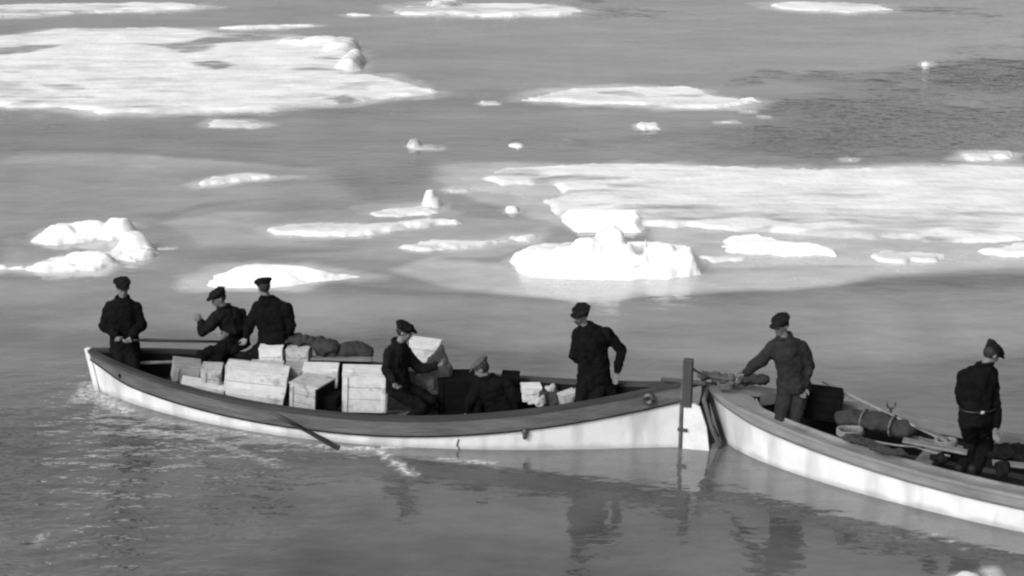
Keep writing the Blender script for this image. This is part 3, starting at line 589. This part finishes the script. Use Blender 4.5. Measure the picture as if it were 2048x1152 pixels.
def peak(mb, c0):
    base = at(862, 790, 19.75) - c0; mid = at(872, 735, 19.8) - c0; top = at(884, 688, 19.85) - c0
    mb.rings([[p + V(math.cos(t) * r * ex, math.sin(t) * r * .5, 0) for t in np.linspace(0, 2 * math.pi, 12, endpoint=False)] for p, r, ex in ((base, .25, 1), (mid, .20, 1), ((mid + top) / 2, .10, 1), (top, .018, 1))])
lump('tarpaulin', [(at(862, 770, 19.75), (.2, .12, .2), 0), (at(850, 805, 19.7), (.17, .12, .15), 0)], 'grey canvas cloth held up to a sharp point by the stooping man', M['canvas_l'], 'tarpaulin', extra=peak, group='canvas bundles', disp=.08, ds=.1)
lump('sack', [(at(1098, 796, 18.95), (.13, .1, .10), 0), (at(1118, 808, 18.9), (.12, .1, .07), 20)], 'dark slack sack between the small white boxes', M['canvas'], 'sack', group='sacks')
lump('sack', [(at(1078, 806, 18.85), (.13, .1, .06), 0), (at(1100, 778, 19.15), (.07, .08, .07), 0)], 'pale crumpled sack beside the small white box', M['sack'], 'sack', group='sacks')
lump('sack', [(at(1150, 788, 18.9), (.09, .09, .07), 0)], 'small pale sack against the legs of the long coated man', M['sack'], 'sack', group='sacks')
LBN = lump('canvas_bundle', [(at(1712, 838, 17.75), (.26, .16, .105), -20), (at(1758, 846, 17.6), (.28, .16, .11), -20), (at(1806, 857, 17.45), (.17, .14, .095), -20)], 'long dark rolled canvas bundle on the right boat', M['canvas'], 'bundle', group='canvas bundles', disp=.05)
for u_, v_, Y_ in ((1728, 840, 17.7), (1786, 852, 17.52)):
    q_ = at(u_, v_, Y_) - np.array(LBN.location); ax_ = nrm(at(1806, 856, 17.45) - at(1712, 838, 17.75)); b1 = nrm(np.cross(ax_, (0, 0, 1))); b2 = np.cross(ax_, b1)
    MB().tube([q_ + b1 * .165 * math.cos(t) + b2 * .118 * math.sin(t) for t in np.linspace(0, 2 * math.pi, 20)], .014, 6).build('lashing', M['rope'], LBN, True)
lump('canvas_bundle', [(at(1496, 760, 18.62), (.17, .1, .05), 0), (at(1520, 762, 18.6), (.14, .1, .045), 0)], 'dark canvas bundle on the foredeck under the hand of the man in overalls', M['canvas'], 'bundle', group='canvas bundles')
lump('dark_gear', [(at(2010, 905, 16.9), (.22, .2, .06), 0), (at(2050, 912, 16.85), (.2, .2, .06), 0)], 'flat dark gear heap right of the man looking down', M['wool2'], 'gear', group='gear in the right boat')
lump('dark_gear', [(at(1722, 882, 17.1), (.26, .09, .035), -32), (at(1776, 900, 16.9), (.25, .08, .035), -32)], 'dark coiled gear along the near side deck of the right boat', M['canvas'], 'gear', group='gear in the right boat', disp=.05, ds=.06)
lump('dark_gear', [(at(1872, 915, 16.5), (.10, .1, .05), -20)], 'small dark lump on the side deck left of the man looking down', M['wool2'], 'gear', group='gear in the right boat')
lump('dark_gear', [(at(2004, 938, 16.2), (.10, .08, .06), -20)], 'small dark lump at the feet of the man looking down', M['wool2'], 'gear', group='gear in the right boat')
def plank(pa, pb, w_, label, m):
    pa, pb = np.asarray(pa), np.asarray(pb); mid = (pa + pb) / 2; d = pb - pa; L = np.linalg.norm(d)
    R = Vector(tuple(d)).to_track_quat('X', 'Z').to_matrix(); o = MB().box((0, 0, 0), (L, w_, .03), bev=.005).build('plank', m); o.location = tuple(mid); o.rotation_euler = R.to_euler()
    return tag(o, label, 'plank', 'loose planks in the boats')
plank(at(622, 716, 20.35), at(744, 719, 20.3), .13, 'pale grey plank laid along the far rail under the canvas bundle', M['thwart'])
plank(at(1806, 880, 17.0), at(1935, 905, 16.75), .12, 'grey plank in the right boat left of the man looking down', M['thwart'])
plank(at(1985, 925, 16.5), at(2075, 934, 16.4), .12, 'grey plank in the right boat by the right edge of the picture', M['thwart'])
def oar(pa, pb, label, m, bl=.55, r=.022, blade_at_b=True):
    pa, pb = np.asarray(pa, float), np.asarray(pb, float); d = pb - pa; L = np.linalg.norm(d)
    o = empty('oar', pa); o.rotation_euler = Vector(tuple(d)).to_track_quat('X', 'Z').to_euler(); tag(o, label, 'oar', 'oars')
    MB().tube([(0, 0, 0), (.12, 0, 0), (.14, 0, 0), (L * .5, 0, 0), (L - bl, 0, 0)], [r * .7, r * .8, r * 1.1, r, r * .8], 8).build('shaft', m, o, True)
    if bl:
        MB().tube([(L - bl - .002, 0, 0), (L - bl * .8, 0, 0), (L - bl * .3, 0, 0), (L, 0, 0)], [r * .8, .05, .085, .07], 10, ref=(0, 0, 1), flat=.18).build('blade', m, o, True)
    return o
oar(at(266, 680, 20.25), at(480, 684, 20.75), 'thin oar held level between the left end man and the seated men', M['oar_dark'], 0)
oar(at(262, 727, 20.3), at(470, 719, 20.75), 'pale oar shaft crossing the dark bow of the cargo boat', M['oar'], 0)
oar(at(470, 719, 20.7), at(790, 731, 20.35), 'dark oar laid along the far rail of the cargo boat above the crates', M['oar_dark'], 0)
oar(gp(540, 818, .46) + V(0, -.06, 0), gp(688, 902, -.04), 'dark oar over the near side of the cargo boat, blade in the sea', M['oar_dark'], .75, .028)
oar(at(1645, 764, 18.6), at(1895, 884, 16.95), 'long boathook pole laid slanting down along the far rail of the right boat', M['oar'], 0, .02)
# rowlock on the right boat
c = at(1781, 828, 17.7); o = empty('rowlock', c); tag(o, 'upright iron rowlock standing beside the slanting pole', 'rowlock')
MB().tube([(0, 0, -.08), (0, 0, .08)], .018, 8).build('pin', M['iron'], o); MB().tube([(math.cos(t) * .05, 0, .12 + math.sin(t) * .05) for t in np.linspace(math.pi * .85, math.pi * 2.15, 9)], .013, 6).build('horn', M['iron'], o)
def rope(pts, r, label, m, sag=0):
    P = [np.asarray(p, float) for p in pts]; out = []
    for a, b in zip(P[:-1], P[1:]):
        for t in np.linspace(0, 1, 8, endpoint=False): out.append(a * (1 - t) + b * t - V(0, 0, sag * 4 * t * (1 - t)))
    out.append(P[-1]); c = out[0]; o = MB().tube([p - c for p in out], r, 6).build('rope', m, None, True); o.location = tuple(c)
    return tag(o, label, 'rope', 'ropes')
rope([at(1372, 772, 18.45), at(1400, 768, 18.7), at(1440, 768, 18.8), at(1478, 757, 18.6)], .022, 'dark mooring rope from the rudder head to the hand of the man in overalls', M['rope'], .01)
rope([at(1383, 735, 18.45), at(1415, 750, 18.6), at(1470, 758, 18.62)], .016, 'slack upper rope falling from the post top towards the foredeck', M['rope'], .02)
rope([at(1830, 852, 17.3), at(1870, 866, 17.1), at(1898, 880, 17.0), at(1870, 886, 17.0), at(1838, 874, 17.2)], .012, 'thin rope loop beyond the long canvas bundle', M['rope'], 0)
rope([gp(1440, 893, .02), at(1425, 860, 18.35), at(1408, 800, 18.4), at(1416, 775, 18.7)], .03, 'thick dark rope hanging down the stem of the right boat', M['rope'], 0)
lump('net_heap', [(at(1412, 752, 18.75), (.13, .08, .05), 0), (at(1445, 757, 18.7), (.16, .09, .045), 0)], 'low heap of grey netting on the tip of the foredeck', M['canvas_l'], 'net', disp=.08, ds=.06)

def coil(c, r, label, m, turns=5):
    c = np.asarray(c, float); P = [V(math.cos(t) * (r - .02 * ((t / 6.283) % 2)), math.sin(t) * (r - .02 * ((t / 6.283) % 2)) * .8, .012 * t / 6.283 + .006 * math.sin(3 * t)) for t in np.linspace(0, turns * 6.283, turns * 18)]
    o = MB().tube(P, .014, 6).build('rope_coil', m, None, True); o.location = tuple(c); return tag(o, label, 'rope', 'ropes')
coil(at(1700, 868, 17.45), .16, 'flat rope coil in front of the long canvas bundle', M['rope_pale'])
coil(at(1452, 775, 18.55), .11, 'small rope coil on the foredeck by the bow', M['rope'])
coil(at(1892, 890, 16.95), .13, 'rope coil in the right boat left of the man looking down', M['rope_pale'])
rope([at(1700, 868, 17.4), at(1760, 885, 17.15), at(1830, 893, 16.95), at(1900, 912, 16.75)], .013, 'loose rope trailing along the inside of the right boat', M['rope_pale'], .01)
oar(at(1690, 846, 17.95), at(2090, 930, 16.75), 'oar lying along the thwarts of the right boat behind the planks', M['oar'], 0, .022)

# ---------------------------------------------------------------- people
def person(label, Y0, yaw, head, neck, chest, pelvis, armL, armR, feet, floor, headyaw=None, headpitch=12, headroll=0, coat=M['wool'], trous=M['trous'], capm=M['cap'], hem=.12, capped=True, must=False, legpole=None, infl=1.08, handpose=(1, 1), belt=False, width=1.0, flare=1.04):
    """armL / armR: shoulder, elbow, wrist as (u, v, dy); L is the arm at picture left. feet: two (u, dy) on the floor height."""
    J = lambda p: at(p[0], p[1], Y0 + (p[2] if len(p) > 2 else 0))
    ya = math.radians(yaw); fw = V(math.sin(ya), -math.cos(ya), 0)
    hd, nk, ch, pl = J(head), J(neck), J(chest), J(pelvis)
    org = V(pl[0], pl[1], floor); root = empty('person', org); tag(root, label, 'person', 'men in the boats')
    hd, nk, ch, pl = hd - org, nk - org, ch - org, pl - org
    A = [[J(q) - org for q in arm] for arm in (armL, armR)]
    sh = A[1][0] - A[0][0]; side = nrm(sh - nrm(ch - pl) * (sh @ nrm(ch - pl)))
    up = nrm(nk - pl); fwd = nrm(np.cross(side, up));
    if fwd @ fw < 0: fwd = -fwd
    hips = [pl + s * side * .095 - up * .05 for s in (-1, 1)]
    F = []
    for i, ft in enumerate(feet):
        p = at(ft[0], 700, Y0 + ft[1]) - org; F.append(V(p[0], p[1], .085 + (ft[2] if len(ft) > 2 else 0)))
    K = []
    for h, f in zip(hips, F):
        d = f - h; D = np.linalg.norm(d); l1 = l2 = .435
        if D > l1 + l2 - .01: l1 = l2 = D / 2 + .004
        a_ = math.sqrt(max(l1 * l1 - D * D / 4, 0)); pole = fw if legpole is None else np.array(legpole, float)
        pv = nrm(pole - nrm(d) * (pole @ nrm(d))); K.append((h + f) / 2 + pv * a_)
    hy = math.radians(yaw if headyaw is None else headyaw); hp = math.radians(headpitch)
    hf = V(math.sin(hy) * math.cos(hp), -math.cos(hy) * math.cos(hp), -math.sin(hp)); hr = nrm(np.cross(hf, (0, 0, 1)))
    if headroll: hr = nrm(hr + V(0, 0, math.tan(math.radians(headroll))))
    hu = nrm(np.cross(hr, hf)); Hx = [hr, hf, hu]
    def torso(m, g, low=0.10, lw=1.0):
        ctr = lambda t: pl * (1 - t) + nk * t + (ch - (pl * .38 + nk * .62)) * (1 - abs(t - .62) / .62 if t < .62 else 1 - abs(t - .62) / .38)
        R = [(-low / .5, .165 * lw, .125 * lw), (0, .165, .125), (.25, .152, .118), (.5, .168, .13), (.72, .182, .132), (.88, .155, .11), (.97, .105, .09), (1.06, .07, .065)]
        rs = []
        for t, a_, b_ in R:
            c = ctr(max(t, 0)) + (up * t * .5 if t < 0 else 0)
            rs.append([c + side * (a_ * width + g) * math.cos(q) + fwd * (b_ + g) * math.sin(q) for q in np.linspace(0, 2 * math.pi, 20, endpoint=False)])
        m.rings(rs)
    def hand(m, w_, d, curl, flip):
        d = nrm(d); nn = nrm(np.cross(d, side)) if abs(d @ side) < .9 else nrm(np.cross(d, up)); s_ = np.cross(d, nn) * flip
        m.limb(w_ - d * .03, w_ + d * .01, .028, .027)
        m.ball(w_ + d * .05, (.042, .05, .019), ax=[s_, d, nn], n=8)
        for i, (o_, ln) in enumerate(((-.03, .9), (-.010, 1.0), (.011, .95), (.030, .78))):
            b0 = w_ + d * .085 + s_ * o_; q = b0; dd = d.copy()
            for k_, L_ in enumerate((.040, .026, .020)):
                an = curl * (.5 + .45 * k_); d2 = nrm(d * math.cos(an) + nn * math.sin(an)); e_ = q + d2 * L_ * ln
                m.limb(q, e_, .0100 - .0008 * k_, .0094 - .0008 * k_); q = e_
        t0 = w_ + d * .03 - s_ * .03; t1 = t0 - s_ * .03 + d * .028 + nn * .008; t2 = t1 + d * .028 + nn * .012
        m.limb(t0, t1, .0135, .0115); m.limb(t1, t2, .0115, .0095)
    # ---- body: one continuous surface
    b = MB(); torso(b, -.030, .06)
    b.limb(nk - up * .02, hd - hu * .05, .050, .056)
    b.ball(hd + hu * .025 - hf * .012, (.076, .096, .098), Hx, 11); b.ball(hd - hu * .035 + hf * .028, (.057, .062, .078), Hx, 9)
    b.ball(hd - hu * .088 + hf * .055, (.028, .024, .022), Hx, 6); b.ball(hd + hu * .022 + hf * .074, (.052, .016, .012), Hx, 6)
    b.tube([hd + hu * .018 + hf * .084, hd - hu * .008 + hf * .100, hd - hu * .026 + hf * .106, hd - hu * .036 + hf * .088], [.010, .012, .016, .012], 7)
    for s in (-1, 1):
        b.ball(hd - hu * .005 + hr * s * .077 - hf * .012, (.011, .018, .030), Hx, 6); b.ball(hd - hu * .018 + hf * .068 + hr * s * .034, (.022, .018, .020), Hx, 6)
    for i, (a0_, a1_, a2_) in enumerate(A):
        b.limb(a0_ - up * .035, a1_, .042, .034); b.limb(a1_, a2_, .036, .026); hand(b, a2_ + nrm(a2_ - a1_) * .02, a2_ - a1_, handpose[i], 1 if i else -1)
    for h, k_, f in zip(hips, K, F): b.limb(h, k_, .085, .058); b.limb(k_, f, .056, .038); b.limb(f, f + fw * .12 - V(0, 0, .04), .036, .03)
    body = b.remesh('body', M['skin'], root, .0085, 2)
    # ---- jacket
    j = MB(); torso(j, .022 * infl, hem, flare)
    for a0_, a1_, a2_ in A:
        j.limb(a0_ - up * .025, a1_, .080 * infl, .066 * infl); j.limb(a1_, a2_ - nrm(a2_ - a1_) * .0, .066 * infl, .050 * infl)
        j.limb(a0_ - up * .015, nk + up * .0, .072, .060)
    jk = j.remesh('jacket', coat, root, .014, 4, .045, .10, len(label))
    cl = MB().tube([nk + up * .052 + side * .083 * math.cos(q) + fwd * .080 * math.sin(q) - up * .035 * (math.sin(q) + 1) * .5 for q in np.linspace(math.pi * .58, math.pi * 2.42, 15)], .021, 7)
    cl.build('collar', coat, jk, True)
    if belt:
        c = pl + up * .1; MB().tube([c + side * .190 * width * math.cos(q) + fwd * .146 * math.sin(q) for q in np.linspace(0, 2 * math.pi, 24)], .016, 6).build('belt', M['belt'], root, True)
        MB().ball(c - fwd * .150, (.03, .014, .02), [side, fwd, up], 6).build('belt_buckle', M['brass'], root)
    # ---- trousers
    t = MB(); torso_pts = pl
    t.limb(hips[0] + up * .06, hips[1] + up * .06, .115, .115)
    for h, k_, f in zip(hips, K, F): t.limb(h, k_, .108, .078); t.limb(k_, f + nrm(k_ - f) * .03, .078, .064)
    t.remesh('trousers', trous, root, .017, 4, .04, .09, len(label) + 3)
    for f in F:
        s_ = MB(); s_.limb(f + V(0, 0, .08), f, .058, .05); s_.ball(f + V(0, 0, -.04) + fw * .02, (.046, .085, .042), [np.cross(fw, (0, 0, 1)), fw, (0, 0, 1)], 8); s_.ball(f + V(0, 0, -.05) + fw * .12, (.045, .07, .032), [np.cross(fw, (0, 0, 1)), fw, (0, 0, 1)], 8)
        s_.remesh('boot', M['boot'], root, .013, 2)
    # ---- head dress, face
    hm = MB().ball(hd + hu * .02 - hf * .026, (.081, .088, .090), Hx, 10); hm.build('hair', M['hair'], root, True)
    for s in (-1, 1): MB().ball(hd + hu * .002 + hf * .083 + hr * s * .031, (.011, .008, .007), Hx, 6).build('eye', M['eye'], root, True)
    MB().ball(hd - hu * .058 + hf * .088, (.022, .008, .0065), Hx, 6).build('mouth', M['lip'], root, True)
    if must: MB().tube([hd - hu * .052 + hf * .085 - hr * .034 - hu * .008, hd - hu * .043 + hf * .097, hd - hu * .052 + hf * .085 + hr * .034 - hu * .008], [.007, .013, .007], 7).build('moustache', M['hair'], root, True)
    if capped:
        c = MB(); tf = nrm(hf - hu * .22); tu = nrm(np.cross(hr, tf)); Cx = [hr, tf, tu]
        c.ball(hd + hu * .062 - hf * .012, (.092, .110, .072), Cx, 10); c.ball(hd + hu * .092 - hf * .006, (.112, .132, .033), Cx, 10); c.ball(hd + hu * .094 - hf * .05 + hr * .02, (.096, .085, .038), Cx, 9)
        co_ = c.remesh('cap', capm, root, .012, 3, .022, .05, len(label))
        pk = MB().ball(hd + hu * .052 + hf * .115, (.072, .048, .008), [hr, nrm(hf - hu * .35), nrm(np.cross(hr, nrm(hf - hu * .35)))], 8)
        pk.build('cap_peak', capm, co_, True)
    return root
# 1 man at the left end
person('man in dark jersey standing in the left end of the cargo boat, hands clasped', 20.36, 8, (246, 577), (245, 600), (245, 630), (250, 688),
       ((220, 612), (209, 650, -.02), (232, 672, -.22)), ((272, 612), (283, 650, -.02), (262, 674, -.22)), ((262, .0), (274, .05)), .0, width=1.12, headyaw=18, headpitch=5, handpose=(1.5, 1.5))
# 2 seated facing left with a raised hand
person('seated man in flat cap facing left with one fist raised', 20.62, -55, (437, 597), (449, 617, .02), (462, 636, .04), (470, 680, .1),
       ((441, 625, -.08), (406, 664, -.10), (401, 646, -.12)), ((482, 624, .12), (489, 655, .05), (458, 668, -.15)), ((412, -.22), (446, -.28)), -.02, headyaw=-62, headpitch=18, headroll=0, handpose=(1.7, 1.3), legpole=(-.9, -.5, .1), coat=M['wool2'])
# 3 seated, seen from behind
person('man in dark jacket seated on a box with his back turned, head towards the left', 20.55, -135, (527, 574), (536, 598), (543, 625), (548, 680),
       ((514, 614, .05), (499, 648, .0), (492, 672, -.1)), ((572, 612, -.05), (584, 648, -.08), (580, 672, -.02)), ((488, -.42), (514, -.35)), -.02, headyaw=-140, headpitch=10, legpole=(-1, -.25, .2), handpose=(1.2, 1.2), width=1.22, hem=.1)
# 4 stooping, working
person('man in dark jersey stooping over the cargo and holding the pointed canvas, facing right', 19.4, 75, (809, 664), (797, 688), (789, 712), (796, 768),
       ((780, 701, -.12), (772, 738, -.16), (786, 761, -.24)), ((808, 701, .13), (838, 738, .12), (868, 732, .1)), ((795, -.12), (822, .10)), -.17, headyaw=82, headpitch=16, handpose=(1.6, 1.4), hem=.08, coat=M['wool2'])
# 5 crouching
person('man in grey cap crouching low, back turned, looking down to the left', 19.15, -150, (963, 738), (977, 757), (988, 777), (1004, 818),
       ((957, 765, .0), (942, 800, -.05), (938, 822, .0)), ((1015, 768, -.05), (1033, 798, -.08), (1024, 822, .0)), ((960, .25), (1000, .3)), -.12, headyaw=-100, headpitch=30, capm=M['cap_g'], legpole=(-.5, .8, .6), width=1.05)
# 6 standing tall in a long coat
person('man with moustache standing in a long dark coat, one hand at his hip', 18.75, -22, (1161, 632), (1174, 656), (1184, 685), (1188, 748),
       ((1160, 668, .05), (1150, 712, .08), (1180, 738, .24)), ((1212, 665, .0), (1243, 700, .02), (1235, 742, -.02)), ((1168, -.02), (1198, .0)), 0.0, headyaw=-38, headpitch=8, headroll=10, must=True, hem=.34, width=1.12, flare=1.28)
# 7 man in overalls on the right boat
person('man in charcoal overalls and flat cap reaching left to the foredeck of the right boat', 18.05, -35, (1562, 652), (1570, 677), (1576, 705), (1587, 765),
       ((1551, 688, .0), (1520, 724, .1), (1492, 746, .2)), ((1602, 690, .0), (1618, 732, -.02), (1610, 770, -.08)), ((1578, -.05), (1604, -.10)), .04, headyaw=-48, headpitch=14, coat=M['overall'], trous=M['overall'], infl=1.12, hem=.1, handpose=(.8, 1.2))
# 8 man at the right, looking down
person('man in dark jersey with a belt at the far right, back turned and looking down', 16.75, 140, (1983, 709), (1969, 733), (1955, 765), (1953, 832),
       ((1930, 746, .0), (1921, 798, .04), (1934, 842, .14)), ((1985, 750, .02), (1993, 806, -.02), (1992, 852, -.03)), ((1938, -.02), (1966, -.02)), .28, headyaw=112, headpitch=36, belt=True, handpose=(1.0, .9), hem=.08, infl=.95, width=1.06)
